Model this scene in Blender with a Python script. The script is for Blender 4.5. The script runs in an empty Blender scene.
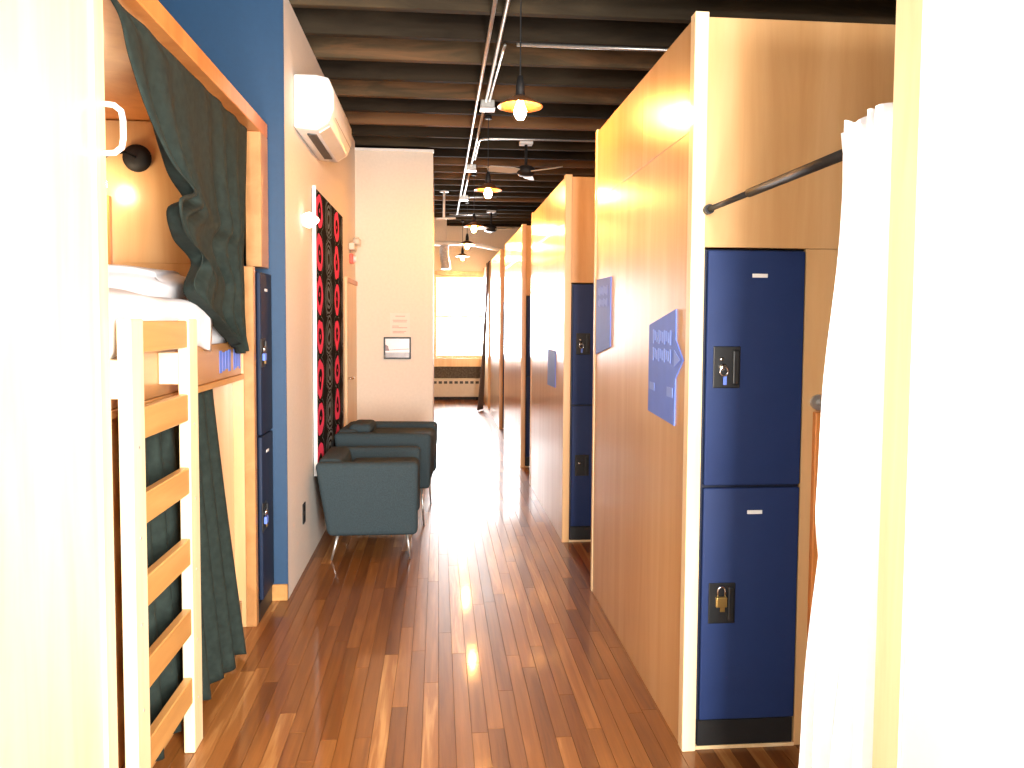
import bpy, bmesh, math, random
from mathutils import Vector, Matrix
random.seed(7)
S = bpy.context.scene
COL = S.collection

# ------------------------------------------------------------------ camera
F = 769.0; CX, CY = 505.0, 360.0
yaw = math.atan(67 / F); pit = math.atan(40 / F * math.cos(yaw)); roll = math.radians(0.35)
cam = bpy.data.cameras.new('camera'); cam_o = bpy.data.objects.new('camera', cam); COL.objects.link(cam_o)
cam.sensor_fit = 'HORIZONTAL'; cam.sensor_width = 36.0; cam.lens = 36.0 * F / 1024
cam.shift_x = (512 - CX) / 1024; cam.shift_y = (CY - 384) / 1024
cam.clip_start = 0.05
cam_o.matrix_world = (Matrix.Translation((0, 0, 1.45)) @ Matrix.Rotation(-yaw, 4, 'Z')
                      @ Matrix.Rotation(math.pi / 2 - pit, 4, 'X') @ Matrix.Rotation(roll, 4, 'Z'))
S.camera = cam_o

# ------------------------------------------------------------------ world, daylight, exposure
w = bpy.data.worlds.new('daylight'); S.world = w; w.use_nodes = True
w.node_tree.nodes['Background'].inputs[0].default_value = (0.86, 0.93, 1.0, 1)
w.node_tree.nodes['Background'].inputs[1].default_value = 3.0

def area(name, loc, rot, sx, sy, power, col):
    l = bpy.data.lights.new(name, 'AREA'); l.shape = 'RECTANGLE'; l.size = sx; l.size_y = sy
    l.energy = power; l.color = col
    o = bpy.data.objects.new(name, l); COL.objects.link(o); o.location = loc; o.rotation_euler = rot
    return o
# daylight in the window behind the camera (shines +Y) and in the far window (shines -Y)
area('daylight_rear_window', (0.86, -0.67, 1.50), (math.radians(90), 0, 0), 1.0, 2.2, 520, (1.0, 0.97, 0.92))
area('added_rear_side_fill', (-0.52, -0.67, 1.50), (math.radians(90), 0, 0), 0.40, 2.2, 110, (1.0, 0.97, 0.92))  # added fill through an invented side window, brightens the near right pod
area('daylight_far_window', (0.39, 14.25, 1.50), (math.radians(-90), 0, 0), 0.92, 1.48, 340, (0.93, 0.97, 1.0))

S.view_settings.view_transform = 'Standard'; S.view_settings.look = 'None'
S.view_settings.gamma = 1.0; S.view_settings.use_curve_mapping = False
S.view_settings.exposure = 0.38
S.cycles.use_denoising = True
S.cycles.max_bounces = 8; S.cycles.diffuse_bounces = 5; S.cycles.glossy_bounces = 4
S.cycles.sample_clamp_indirect = 8.0
S.cycles.caustics_reflective = False; S.cycles.caustics_refractive = False

# ------------------------------------------------------------------ materials
MATS = {}
def new(name):
    m = bpy.data.materials.new(name); m.use_nodes = True
    n = m.node_tree.nodes; b = n['Principled BSDF']
    MATS[name] = m
    return m, n, m.node_tree.links, b

def setp(b, rough=0.5, metal=0.0, coat=0.0, coat_r=0.1, sheen=0.0, spec=0.5):
    b.inputs['Roughness'].default_value = rough; b.inputs['Metallic'].default_value = metal
    b.inputs['Coat Weight'].default_value = coat; b.inputs['Coat Roughness'].default_value = coat_r
    b.inputs['Sheen Weight'].default_value = sheen; b.inputs['Specular IOR Level'].default_value = spec

def plain(name, col, var=0.12, scale=18.0, bump=0.0, **k):
    """one colour with a gentle procedural variation"""
    m, n, l, b = new(name); setp(b, **k)
    tc = n.new('ShaderNodeTexCoord'); nz = n.new('ShaderNodeTexNoise')
    nz.inputs['Scale'].default_value = scale; nz.inputs['Detail'].default_value = 4
    l.new(tc.outputs['Object'], nz.inputs['Vector'])
    r = n.new('ShaderNodeValToRGB'); e = r.color_ramp.elements
    e[0].position = 0.3; e[1].position = 0.7
    e[0].color = (*[c * (1 - var) for c in col], 1); e[1].color = (*[min(1, c * (1 + var)) for c in col], 1)
    l.new(nz.outputs['Fac'], r.inputs['Fac']); l.new(r.outputs['Color'], b.inputs['Base Color'])
    if bump:
        bp = n.new('ShaderNodeBump'); bp.inputs['Strength'].default_value = bump; bp.inputs['Distance'].default_value = 0.004
        l.new(nz.outputs['Fac'], bp.inputs['Height']); l.new(bp.outputs['Normal'], b.inputs['Normal'])
    return m

def wood(name, stops, scale=(9, 9, 0.7), rnd=0.5, island=False, knots=0.0, tone=0.0, **k):
    """grain stretched along one axis; a random tone for each object (and island)"""
    m, n, l, b = new(name); setp(b, **k)
    tc = n.new('ShaderNodeTexCoord'); oi = n.new('ShaderNodeObjectInfo')
    off = n.new('ShaderNodeVectorMath'); off.operation = 'SCALE'; off.inputs[0].default_value = (13.7, 7.9, 5.3)
    rv = oi.outputs['Random']
    if island:
        g = n.new('ShaderNodeNewGeometry'); ad = n.new('ShaderNodeMath'); ad.operation = 'ADD'
        l.new(g.outputs['Random Per Island'], ad.inputs[0]); l.new(rv, ad.inputs[1])
        fr = n.new('ShaderNodeMath'); fr.operation = 'FRACT'; l.new(ad.outputs[0], fr.inputs[0]); rv = fr.outputs[0]
    l.new(rv, off.inputs['Scale'])
    va = n.new('ShaderNodeVectorMath'); va.operation = 'ADD'
    l.new(tc.outputs['Object'], va.inputs[0]); l.new(off.outputs[0], va.inputs[1])
    mp = n.new('ShaderNodeMapping'); mp.inputs['Scale'].default_value = scale; l.new(va.outputs[0], mp.inputs['Vector'])
    nz = n.new('ShaderNodeTexNoise'); nz.inputs['Scale'].default_value = 1.0; nz.inputs['Detail'].default_value = 7
    nz.inputs['Roughness'].default_value = 0.6; nz.inputs['Distortion'].default_value = 0.6
    l.new(mp.outputs[0], nz.inputs['Vector'])
    # noise shifted by the random tone of the piece
    mx = n.new('ShaderNodeMath'); mx.operation = 'MULTIPLY_ADD'
    sub = n.new('ShaderNodeMath'); sub.operation = 'SUBTRACT'; sub.inputs[1].default_value = 0.5; l.new(rv, sub.inputs[0])
    l.new(sub.outputs[0], mx.inputs[0]); mx.inputs[1].default_value = rnd; l.new(nz.outputs['Fac'], mx.inputs[2])
    r = n.new('ShaderNodeValToRGB'); cr = r.color_ramp
    while len(cr.elements) < len(stops): cr.elements.new(0.5)
    for e, (p, c) in zip(cr.elements, stops): e.position = p; e.color = (*c, 1)
    l.new(mx.outputs[0], r.inputs['Fac'])
    l.new(r.outputs['Color'], b.inputs['Base Color'])
    bp = n.new('ShaderNodeBump'); bp.inputs['Strength'].default_value = 0.08; bp.inputs['Distance'].default_value = 0.002
    l.new(nz.outputs['Fac'], bp.inputs['Height']); l.new(bp.outputs['Normal'], b.inputs['Normal'])
    return m

def emit(name, col, s):
    m, n, l, b = new(name)
    b.inputs['Base Color'].default_value = (*col, 1); b.inputs['Emission Color'].default_value = (*col, 1)
    b.inputs['Emission Strength'].default_value = s
    return m

ply = wood('birch_plywood', [(0.25, (0.52, 0.28, 0.105)), (0.5, (0.62, 0.365, 0.16)), (0.75, (0.70, 0.45, 0.225))],
           scale=(7, 7, 0.55), rnd=0.10, rough=0.36, coat=0.8, coat_r=0.19)
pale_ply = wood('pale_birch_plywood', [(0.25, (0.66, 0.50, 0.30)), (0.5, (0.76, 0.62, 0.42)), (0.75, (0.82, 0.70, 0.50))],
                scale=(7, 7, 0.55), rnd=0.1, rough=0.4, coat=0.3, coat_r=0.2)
white_panel = plain('white_pod_face', (0.82, 0.80, 0.74), var=0.02, scale=12, rough=0.5)  # even white base colour for the near pod's corridor side
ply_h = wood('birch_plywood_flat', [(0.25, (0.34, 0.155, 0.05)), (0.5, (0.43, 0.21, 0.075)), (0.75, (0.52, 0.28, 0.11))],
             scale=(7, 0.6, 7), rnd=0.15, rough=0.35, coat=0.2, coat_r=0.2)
pine = wood('pale_pine', [(0.2, (0.66, 0.46, 0.24)), (0.55, (0.78, 0.60, 0.36)), (0.8, (0.84, 0.68, 0.45))],
            scale=(16, 16, 1.2), rnd=0.15, rough=0.45, coat=0.15)
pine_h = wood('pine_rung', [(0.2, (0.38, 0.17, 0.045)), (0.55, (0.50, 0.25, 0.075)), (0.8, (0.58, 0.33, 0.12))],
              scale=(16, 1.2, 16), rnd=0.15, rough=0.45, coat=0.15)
orange_wood = wood('orange_stained_wood', [(0.3, (0.50, 0.16, 0.035)), (0.7, (0.66, 0.26, 0.07))],
                   scale=(8, 8, 0.8), rnd=0.1, rough=0.4, coat=0.2)
plank_m = wood('floor_strip_wood', [(0.02, (0.085, 0.025, 0.006)), (0.32, (0.150, 0.049, 0.010)), (0.55, (0.205, 0.072, 0.015)),
                                    (0.78, (0.275, 0.105, 0.025)), (1.0, (0.46, 0.235, 0.08))],
               scale=(34, 1.6, 34), rnd=0.70, island=True, rough=0.45, coat=0.55, coat_r=0.08, spec=0.25)
joist_m = wood('old_joist_wood', [(0.15, (0.016, 0.011, 0.007)), (0.5, (0.042, 0.031, 0.019)), (0.75, (0.085, 0.058, 0.032)), (0.95, (0.20, 0.105, 0.05))],
               scale=(1.1, 12, 7), rnd=0.85, rough=0.9, spec=0.15)
deck_m = wood('old_ceiling_boards', [(0.2, (0.028, 0.016, 0.009)), (0.8, (0.075, 0.045, 0.024))], scale=(1.2, 7, 4), rnd=0.2, rough=0.85)
gap_m = plain('dark_floor_joint', (0.03, 0.014, 0.007), rough=0.8)
white_wall = plain('warm_white_paint', (0.72, 0.67, 0.60), var=0.03, scale=60, bump=0.03, rough=0.65)
cream_wall = plain('cream_paint', (0.74, 0.67, 0.57), var=0.03, scale=40, bump=0.03, rough=0.65)
blue_wall = plain('deep_blue_paint', (0.010, 0.046, 0.108), var=0.05, scale=40, bump=0.03, rough=0.55)
dark_band = plain('dark_stone', (0.07, 0.062, 0.055), var=0.5, scale=30, bump=0.4, rough=0.8)
dark_fab = plain('dark_green_grey_cloth', (0.016, 0.024, 0.020), var=0.25, scale=35, bump=0.25, rough=0.85, spec=0.2)
white_cloth = plain('white_cotton', (0.86, 0.86, 0.88), var=0.04, scale=25, bump=0.1, rough=0.85)
brown_cloth = plain('taupe_curtain_cloth', (0.085, 0.06, 0.052), var=0.2, scale=25, bump=0.1, rough=0.85)
green_cloth = plain('pale_green_cloth', (0.22, 0.34, 0.22), var=0.15, scale=25, rough=0.85)
slate = plain('slate_blue_upholstery', (0.036, 0.054, 0.062), var=0.18, scale=160, bump=0.2, rough=0.9, spec=0.2)
blue_metal = plain('navy_blue_enamel', (0.014, 0.031, 0.110), var=0.04, scale=8, rough=0.6, spec=0.25)
shaded_navy = plain('shaded_navy_enamel', (0.010, 0.019, 0.045), var=0.05, rough=0.6, spec=0.25)  # locker blue darkened: shade on the left locker put into its colour
navy_metal = plain('black_navy_enamel', (0.008, 0.013, 0.035), var=0.1, rough=0.45)
black_pl = plain('black_plastic', (0.010, 0.011, 0.012), var=0.15, rough=0.45)
black_metal = plain('black_metal', (0.012, 0.011, 0.011), var=0.15, rough=0.6, spec=0.3)
steel = plain('galvanised_steel', (0.62, 0.62, 0.60), var=0.1, scale=40, rough=0.35, metal=0.85)
chrome = plain('chrome', (0.75, 0.76, 0.78), var=0.03, rough=0.18, metal=1.0)
brass = plain('brass', (0.62, 0.42, 0.14), var=0.08, rough=0.32, metal=0.9)
white_pl = plain('white_plastic', (0.82, 0.81, 0.79), var=0.02, rough=0.35)
grey_pl = plain('grey_vent_plastic', (0.05, 0.048, 0.046), var=0.1, rough=0.5)
copper = plain('copper_shade', (0.52, 0.22, 0.09), var=0.15, rough=0.35, metal=0.8)
beige = plain('beige_enamel', (0.62, 0.57, 0.48), var=0.04, rough=0.45)
sign_blue = plain('blue_vinyl', (0.13, 0.22, 0.68), var=0.03, rough=0.6, spec=0.2)
sign_pale = plain('pale_blue_vinyl', (0.22, 0.33, 0.78), var=0.05, rough=0.6, spec=0.2)
red_pl = plain('red_plastic', (0.70, 0.10, 0.07), var=0.05, rough=0.35)
paper_m = plain('notice_paper', (0.80, 0.71, 0.64), var=0.02, rough=0.8)
ink_m = plain('pale_ink', (0.50, 0.36, 0.33), var=0.1, rough=0.8)
photo_m = plain('pale_print', (0.80, 0.78, 0.80), var=0.05, scale=4, rough=0.25)
photo_d = plain('print_grey', (0.34, 0.33, 0.35), var=0.3, scale=9, rough=0.25)
photo_r = plain('print_brown', (0.20, 0.09, 0.08), var=0.3, scale=9, rough=0.25)
duct_m = plain('silver_duct_foil', (0.70, 0.70, 0.70), var=0.2, scale=40, rough=0.3, metal=0.6)
bulb_m = emit('glowing_bulb', (1.0, 0.43, 0.10), 800.0)
reading_m = emit('glowing_reading_bulb', (1.0, 0.78, 0.50), 38.0)
sconce_m = emit('lit_sconce_glass', (1.0, 0.86, 0.66), 4.0)

def glass():
    m, n, l, b = new('window_glass')
    t = n.new('ShaderNodeBsdfTransparent'); g = n.new('ShaderNodeBsdfGlossy'); g.inputs['Roughness'].default_value = 0.02
    fz = n.new('ShaderNodeFresnel'); fz.inputs['IOR'].default_value = 1.45; mx = n.new('ShaderNodeMixShader')
    l.new(fz.outputs[0], mx.inputs[0]); l.new(t.outputs[0], mx.inputs[1]); l.new(g.outputs[0], mx.inputs[2])
    l.new(mx.outputs[0], n['Material Output'].inputs['Surface'])
    return m
glass_m = glass()

def tapestry_mat():
    m, n, l, b = new('printed_tapestry'); setp(b, rough=0.95, spec=0.05)
    tc = n.new('ShaderNodeTexCoord'); sp = n.new('ShaderNodeSeparateXYZ')
    nz = n.new('ShaderNodeTexNoise'); nz.inputs['Scale'].default_value = 5.0
    l.new(tc.outputs['Object'], nz.inputs['Vector'])
    wv = n.new('ShaderNodeVectorMath'); wv.operation = 'MULTIPLY_ADD'
    l.new(nz.outputs['Color'], wv.inputs[0]); wv.inputs[1].default_value = (0.10, 0.10, 0.10); l.new(tc.outputs['Object'], wv.inputs[2])
    l.new(wv.outputs[0], sp.inputs[0])
    def M(op, a, c=None):
        x = n.new('ShaderNodeMath'); x.operation = op
        for i, v in enumerate((a, c)):
            if v is None: continue
            if isinstance(v, (int, float)): x.inputs[i].default_value = v
            else: l.new(v, x.inputs[i])
        return x.outputs[0]
    u = M('DIVIDE', sp.outputs['Y'], 0.41); v = M('DIVIDE', sp.outputs['Z'], 0.262)
    par = M('FLOORED_MODULO', M('FLOOR', u), 2.0)                    # 0 pink, 1 grey
    fu = M('SUBTRACT', M('FRACT', u), 0.5); fv = M('SUBTRACT', M('FRACT', v), 0.5)
    d = M('SQRT', M('ADD', M('POWER', M('MULTIPLY', fu, 2.75), 2.0), M('POWER', M('MULTIPLY', fv, 2.2), 2.0)))
    def band(c, h): return M('LESS_THAN', M('ABSOLUTE', M('SUBTRACT', d, c)), h)
    pink = M('MAXIMUM', band(0.70, 0.24), M('LESS_THAN', d, 0.12))
    ring = M('MAXIMUM', band(0.42, 0.12), M('MAXIMUM', band(0.75, 0.07), band(1.02, 0.05)))
    fine = band(1.17, 0.02)
    pk = M('MULTIPLY', pink, M('SUBTRACT', 1.0, par))
    gr = M('MAXIMUM', M('MULTIPLY', ring, par), fine)
    c1 = n.new('ShaderNodeMix'); c1.data_type = 'RGBA'; c1.inputs[6].default_value = (0.006, 0.0055, 0.007, 1)
    c1.inputs[7].default_value = (0.15, 0.18, 0.19, 1); l.new(gr, c1.inputs[0])
    c2 = n.new('ShaderNodeMix'); c2.data_type = 'RGBA'; l.new(c1.outputs[2], c2.inputs[6])
    c2.inputs[7].default_value = (0.85, 0.07, 0.17, 1); l.new(pk, c2.inputs[0])
    l.new(c2.outputs[2], b.inputs['Base Color'])
    return m
tapestry_m = tapestry_mat()

# ------------------------------------------------------------------ mesh helpers
ORG = {}
class MB:
    def __init__(s): s.bm = bmesh.new()
    def _f(s, vs, fs):
        v = [s.bm.verts.new(p) for p in vs]
        for f in fs: s.bm.faces.new([v[i] for i in f])
        return s
    def box(s, x0, x1, y0, y1, z0, z1):
        return s._f([(x0,y0,z0),(x1,y0,z0),(x1,y1,z0),(x0,y1,z0),(x0,y0,z1),(x1,y0,z1),(x1,y1,z1),(x0,y1,z1)],
                    [(0,3,2,1),(4,5,6,7),(0,1,5,4),(1,2,6,5),(2,3,7,6),(3,0,4,7)])
    def prism(s, poly, axis, a, b):
        def P(q, t): return {'x': (t, q[0], q[1]), 'y': (q[0], t, q[1]), 'z': (q[0], q[1], t)}[axis]
        n = len(poly)
        return s._f([P(q, a) for q in poly] + [P(q, b) for q in poly],
                    [tuple(range(n))[::-1], tuple(range(n, 2*n))] + [(i, (i+1) % n, n+(i+1) % n, n+i) for i in range(n)])
    def tube(s, pts, r, n=10, r2=None):
        pts = [Vector(p) for p in pts]; rings = []
        m = len(pts)
        for i, p in enumerate(pts):
            d = (pts[min(i+1, m-1)] - pts[max(i-1, 0)]).normalized()
            a = d.orthogonal().normalized() if i == 0 else (A - d * A.dot(d)).normalized()
            A = a; b = d.cross(a)
            rr = r if r2 is None else r + (r2 - r) * i / (m - 1)
            rings.append([s.bm.verts.new(p + (a*math.cos(t) + b*math.sin(t)) * rr) for t in [2*math.pi*k/n for k in range(n)]])
        for q, w_ in zip(rings, rings[1:]):
            for k in range(n): s.bm.faces.new((q[k], q[(k+1) % n], w_[(k+1) % n], w_[k]))
        s.bm.faces.new(rings[0][::-1]); s.bm.faces.new(rings[-1])
        return s
    def lathe(s, prof, o, axis='z', n=20):
        o = Vector(o); ax = {'z': (Vector((1,0,0)), Vector((0,1,0)), Vector((0,0,1))), 'x': (Vector((0,1,0)), Vector((0,0,1)), Vector((1,0,0))),
                             'y': (Vector((0,0,1)), Vector((1,0,0)), Vector((0,1,0)))}[axis]
        rings = []
        for r, h in prof:
            if r < 1e-6: rings.append([s.bm.verts.new(o + ax[2]*h)])
            else: rings.append([s.bm.verts.new(o + ax[0]*r*math.cos(t) + ax[1]*r*math.sin(t) + ax[2]*h) for t in [2*math.pi*k/n for k in range(n)]])
        for q, w_ in zip(rings, rings[1:]):
            for k in range(n):
                k2 = (k+1) % n
                if len(q) == 1 and len(w_) == 1: continue
                if len(q) == 1: s.bm.faces.new((q[0], w_[k2], w_[k]))
                elif len(w_) == 1: s.bm.faces.new((q[k], q[k2], w_[0]))
                else: s.bm.faces.new((q[k], q[k2], w_[k2], w_[k]))
        if len(rings[0]) > 1: s.bm.faces.new(rings[0][::-1])
        if len(rings[-1]) > 1: s.bm.faces.new(rings[-1])
        return s
    def build(s, name, mat, parent=None, bevel=0.0, seg=2, smooth=False):
        bm = s.bm
        bmesh.ops.recalc_face_normals(bm, faces=bm.faces)
        if bevel:
            ed = [e for e in bm.edges if len(e.link_faces) == 2 and e.calc_face_angle(0) > 0.5]
            bmesh.ops.bevel(bm, geom=ed, offset=bevel, segments=seg, affect='EDGES', profile=0.5, clamp_overlap=True)
        if parent is not None and parent in ORG:
            bmesh.ops.translate(bm, verts=bm.verts, vec=-ORG[parent])
        me = bpy.data.meshes.new(name); bm.to_mesh(me); bm.free()
        me.materials.append(mat)
        if smooth or seg > 2: 
            for p in me.polygons: p.use_smooth = True
        o = bpy.data.objects.new(name, me); COL.objects.link(o)
        if parent is not None: o.parent = parent
        if parent is not None and parent in ORG: ORG[o] = ORG[parent]
        return o

def cloth(name, P, nu, nv, th, mat, parent=None):
    bm = bmesh.new()
    g = [[bm.verts.new(P(i/nu, j/nv)) for i in range(nu+1)] for j in range(nv+1)]
    for j in range(nv):
        for i in range(nu): bm.faces.new((g[j][i], g[j][i+1], g[j+1][i+1], g[j+1][i]))
    bmesh.ops.recalc_face_normals(bm, faces=bm.faces)
    if parent is not None and parent in ORG: bmesh.ops.translate(bm, verts=bm.verts, vec=-ORG[parent])
    me = bpy.data.meshes.new(name); bm.to_mesh(me); bm.free(); me.materials.append(mat)
    for p in me.polygons: p.use_smooth = True
    o = bpy.data.objects.new(name, me); COL.objects.link(o)
    md = o.modifiers.new('thickness', 'SOLIDIFY'); md.thickness = th; md.offset = 0
    if parent is not None: o.parent = parent
    return o

def tag(o, label, cat, group=None):
    o['label'] = label; o['category'] = cat
    if group: o['group'] = group
    return o
def thing(name, loc, label, cat, group=None):
    o = bpy.data.objects.new(name, None); COL.objects.link(o); o.location = loc; o.empty_display_size = 0.1
    ORG[o] = Vector(loc)
    return tag(o, label, cat, group)
def struct(o): o['kind'] = 'structure'; return o
def copy_tree(o, parent=None):
    c = o.copy(); COL.objects.link(c)
    if parent is not None: c.parent = parent
    for ch in list(o.children): copy_tree(ch, c)
    return c
def lerp(tab, t):
    """piecewise-linear table [(t, value...)]"""
    for a, b in zip(tab, tab[1:]):
        if t <= b[0]:
            k = 0 if b[0] == a[0] else (t - a[0]) / (b[0] - a[0])
            return tuple(p + (q - p) * k for p, q in zip(a[1:], b[1:]))
    return tab[-1][1:]
def smooth_lerp(tab, t):
    """Catmull-Rom through the table"""
    n = len(tab)
    for i in range(n - 1):
        if t <= tab[i+1][0] or i == n - 2:
            k = min(1, max(0, (t - tab[i][0]) / (tab[i+1][0] - tab[i][0])))
            p0, p1, p2, p3 = tab[max(i-1, 0)][1:], tab[i][1:], tab[i+1][1:], tab[min(i+2, n-1)][1:]
            return tuple(0.5 * (2*b + (c - a)*k + (2*a - 5*b + 4*c - d)*k*k + (-a + 3*b - 3*c + d)*k**3) for a, b, c, d in zip(p0, p1, p2, p3))

# ================================================================== STRUCTURE
XL, XR, YB, YF = -2.2, 3.0, -0.55, 14.0
ZJ = 3.09                                                   # underside of the joists
floor = struct(MB().box(XL, XR, YB, YF, -0.06, -0.003).build('floor', gap_m))
# strip floor: boards along the corridor, one object for each board in view
PW = 0.058; LENS = (0.55, 0.75, 0.95, 1.2, 1.5); PMESH = {}
def plank_mesh(L):
    if L not in PMESH:
        m = MB().box(-PW/2 + 0.0005, PW/2 - 0.0005, 0.0004, L - 0.0004, -0.0029, 0.0)
        ed = [e for e in m.bm.edges if all(abs(v.co.z) < 1e-6 for v in e.verts)]
        bmesh.ops.bevel(m.bm, geom=ed, offset=0.0006, segments=1, affect='EDGES')
        me = bpy.data.meshes.new('plank'); m.bm.to_mesh(me); m.bm.free(); me.materials.append(plank_m); PMESH[L] = me
    return PMESH[L]
rest = MB(); nplank = 0
x = XL + PW / 2
while x < XR - PW / 2:
    y = YB - random.random() * 0.0
    first = True
    while y < YF - 0.02:
        L = random.choice(LENS)
        if first: L = random.uniform(0.3, 1.4); first = False
        L2 = min(L, YF - y)
        seen = -0.92 < x < 0.87 and 2.02 < y + L2 and y < 7.6
        if seen and L2 in LENS and nplank < 296:
            o = bpy.data.objects.new('plank', plank_mesh(L2)); COL.objects.link(o); o.location = (x, y, 0); o.parent = floor; nplank += 1
        else:
            rest.box(x - PW/2 + 0.0005, x + PW/2 - 0.0005, y + 0.0005, y + L2 - 0.0005, -0.0029, 0.0)
        y += L2
    x += PW
ro = rest.build('outlying_planks', plank_m, floor); ro['kind'] = 'stuff'

ceiling = struct(MB().box(XL - 0.1, XR + 0.1, YB - 0.1, YF + 0.1, 3.34, 3.40).build('ceiling', deck_m))
jm = None; y = -0.2644; k = 0
while y < YF - 0.1:
    if jm is None:
        j = MB().box(XL, XR, -0.024, 0.024, ZJ, 3.34).build('joist', joist_m, ceiling, bevel=0.003, seg=1); jm = j.data
    else:
        j = bpy.data.objects.new('joist', jm); COL.objects.link(j); j.parent = ceiling
    j.location.y = y; y += 0.4064

struct(MB().box(XL - 0.1, XL, YB, YF, 0, 3.34).build('wall_left', white_wall))
struct(MB().box(XR, XR + 0.1, YB, YF, 0, 3.34).build('wall_right', white_wall))
bw = MB(); wz0, wz1 = 0.37, 2.63; REAR = ((-0.75, -0.29), (0.33, 1.39))
bw.box(XL, REAR[0][0], YB - 0.1, YB, wz0, wz1); bw.box(REAR[0][1], REAR[1][0], YB - 0.1, YB, wz0, wz1); bw.box(REAR[1][1], XR, YB - 0.1, YB, wz0, wz1)
bw.box(XL, XR, YB - 0.1, YB, 0, wz0); bw.box(XL, XR, YB - 0.1, YB, wz1, 3.34)
struct(bw.build('wall_rear', white_wall))
fw = MB(); fx0, fx1, fz0, fz1 = -0.075, 0.855, 0.755, 2.26
fw.box(XL, fx0, YF, YF + 0.15, 0, 3.34); fw.box(fx1, XR, YF, YF + 0.15, 0, 3.34)
fw.box(fx0, fx1, YF, YF + 0.15, 0, fz0); fw.box(fx0, fx1, YF, YF + 0.15, fz1, 3.34)
struct(fw.build('wall_far', cream_wall))
# windows
def window(name, x0, x1, y, z0, z1, mull):
    f = MB(); t = 0.045
    f.box(x0, x0 + t, y, y + 0.06, z0, z1); f.box(x1 - t, x1, y, y + 0.06, z0, z1)
    f.box(x0 + t, x1 - t, y, y + 0.06, z0, z0 + t); f.box(x0 + t, x1 - t, y, y + 0.06, z1 - t, z1)
    wo = struct(f.build(name, pine, bevel=0.004, seg=1))
    zm = z0 + (z1 - z0) * mull
    MB().box(x0 + t, x1 - t, y + 0.012, y + 0.048, zm - 0.018, zm + 0.018).build('meeting_rail', white_pl, wo, bevel=0.003, seg=1)
    MB().box(x0 + t, x1 - t, y + 0.026, y + 0.032, z0 + t, zm - 0.018).build('pane', glass_m, wo)
    MB().box(x0 + t, x1 - t, y + 0.026, y + 0.032, zm + 0.018, z1 - t).build('pane', glass_m, wo)
    return wo
w1 = window('window_1', fx0, fx1, YF + 0.06, fz0, fz1, 0.5)
MB().box(fx0 - 0.05, fx1 + 0.05, YF - 0.05, YF + 0.06, 0.60, fz0).build('sill', pine, w1, bevel=0.006, seg=1)
MB().box(fx0 - 0.05, fx1 + 0.05, YF - 0.015, YF, fz1, fz1 + 0.07).build('head_casing', pine, w1, bevel=0.004, seg=1)
MB().box(fx0 - 0.06, fx0, YF - 0.015, YF, fz0, fz1).build('side_casing', pine, w1, bevel=0.004, seg=1)
MB().box(fx1, fx1 + 0.06, YF - 0.015, YF, fz0, fz1).build('side_casing', pine, w1, bevel=0.004, seg=1)
window('window_2', *REAR[1], YB - 0.08, wz0, wz1, 0.5)
window('added_rear_window', *REAR[0], YB - 0.08, wz0, wz1, 0.5)  # unseen window added to let the side fill in
struct(MB().box(-1.2, 1.4, YF - 0.03, YF, 0.0, 0.60).build('trim_1', dark_band))

# left side: blue return wall, white corridor wall, cream end wall
XW, YW, YC = -0.77, 3.985, 7.3
struct(MB().box(XL, XW - 0.10, YW, YW + 0.10, 0, 3.34).build('wall_blue', blue_wall))
struct(MB().box(XW - 0.10, XW, YW + 0.012, YC, 0, ZJ).build('wall_corridor', white_wall))
struct(MB().box(XW - 0.10, XW, YW, YW + 0.012, 0, ZJ).build('wall_blue_edge', blue_wall))
struct(MB().box(XW - 0.10, -0.05, YC, 9.5, 0, 3.01).build('wall_cream', cream_wall))
struct(MB().box(XW - 0.02, -0.042, YC - 0.012, YC + 0.06, 3.01, 3.035).build('trim_2', white_pl, bevel=0.003, seg=1))
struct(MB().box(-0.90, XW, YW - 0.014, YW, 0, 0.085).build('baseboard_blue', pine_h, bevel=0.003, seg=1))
# wooden door on the corridor wall, seen edge-on
d1 = struct(MB().box(XW, XW + 0.012, 6.50, 7.28, 0.0, 1.76).build('door_1', pine, bevel=0.002, seg=1))
MB().box(XW, XW + 0.022, 6.44, 6.50, 0.0, 1.80).build('door_frame', pine, d1, bevel=0.003, seg=1)
MB().box(XW, XW + 0.022, 6.50, 7.28, 1.76, 1.80).build('door_frame', orange_wood, d1, bevel=0.003, seg=1)
MB().tube([(XW + 0.012, 6.58, 0.95), (XW + 0.05, 6.58, 0.95), (XW + 0.05, 6.68, 0.95)], 0.009).build('handle', chrome, d1, smooth=True)

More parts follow.
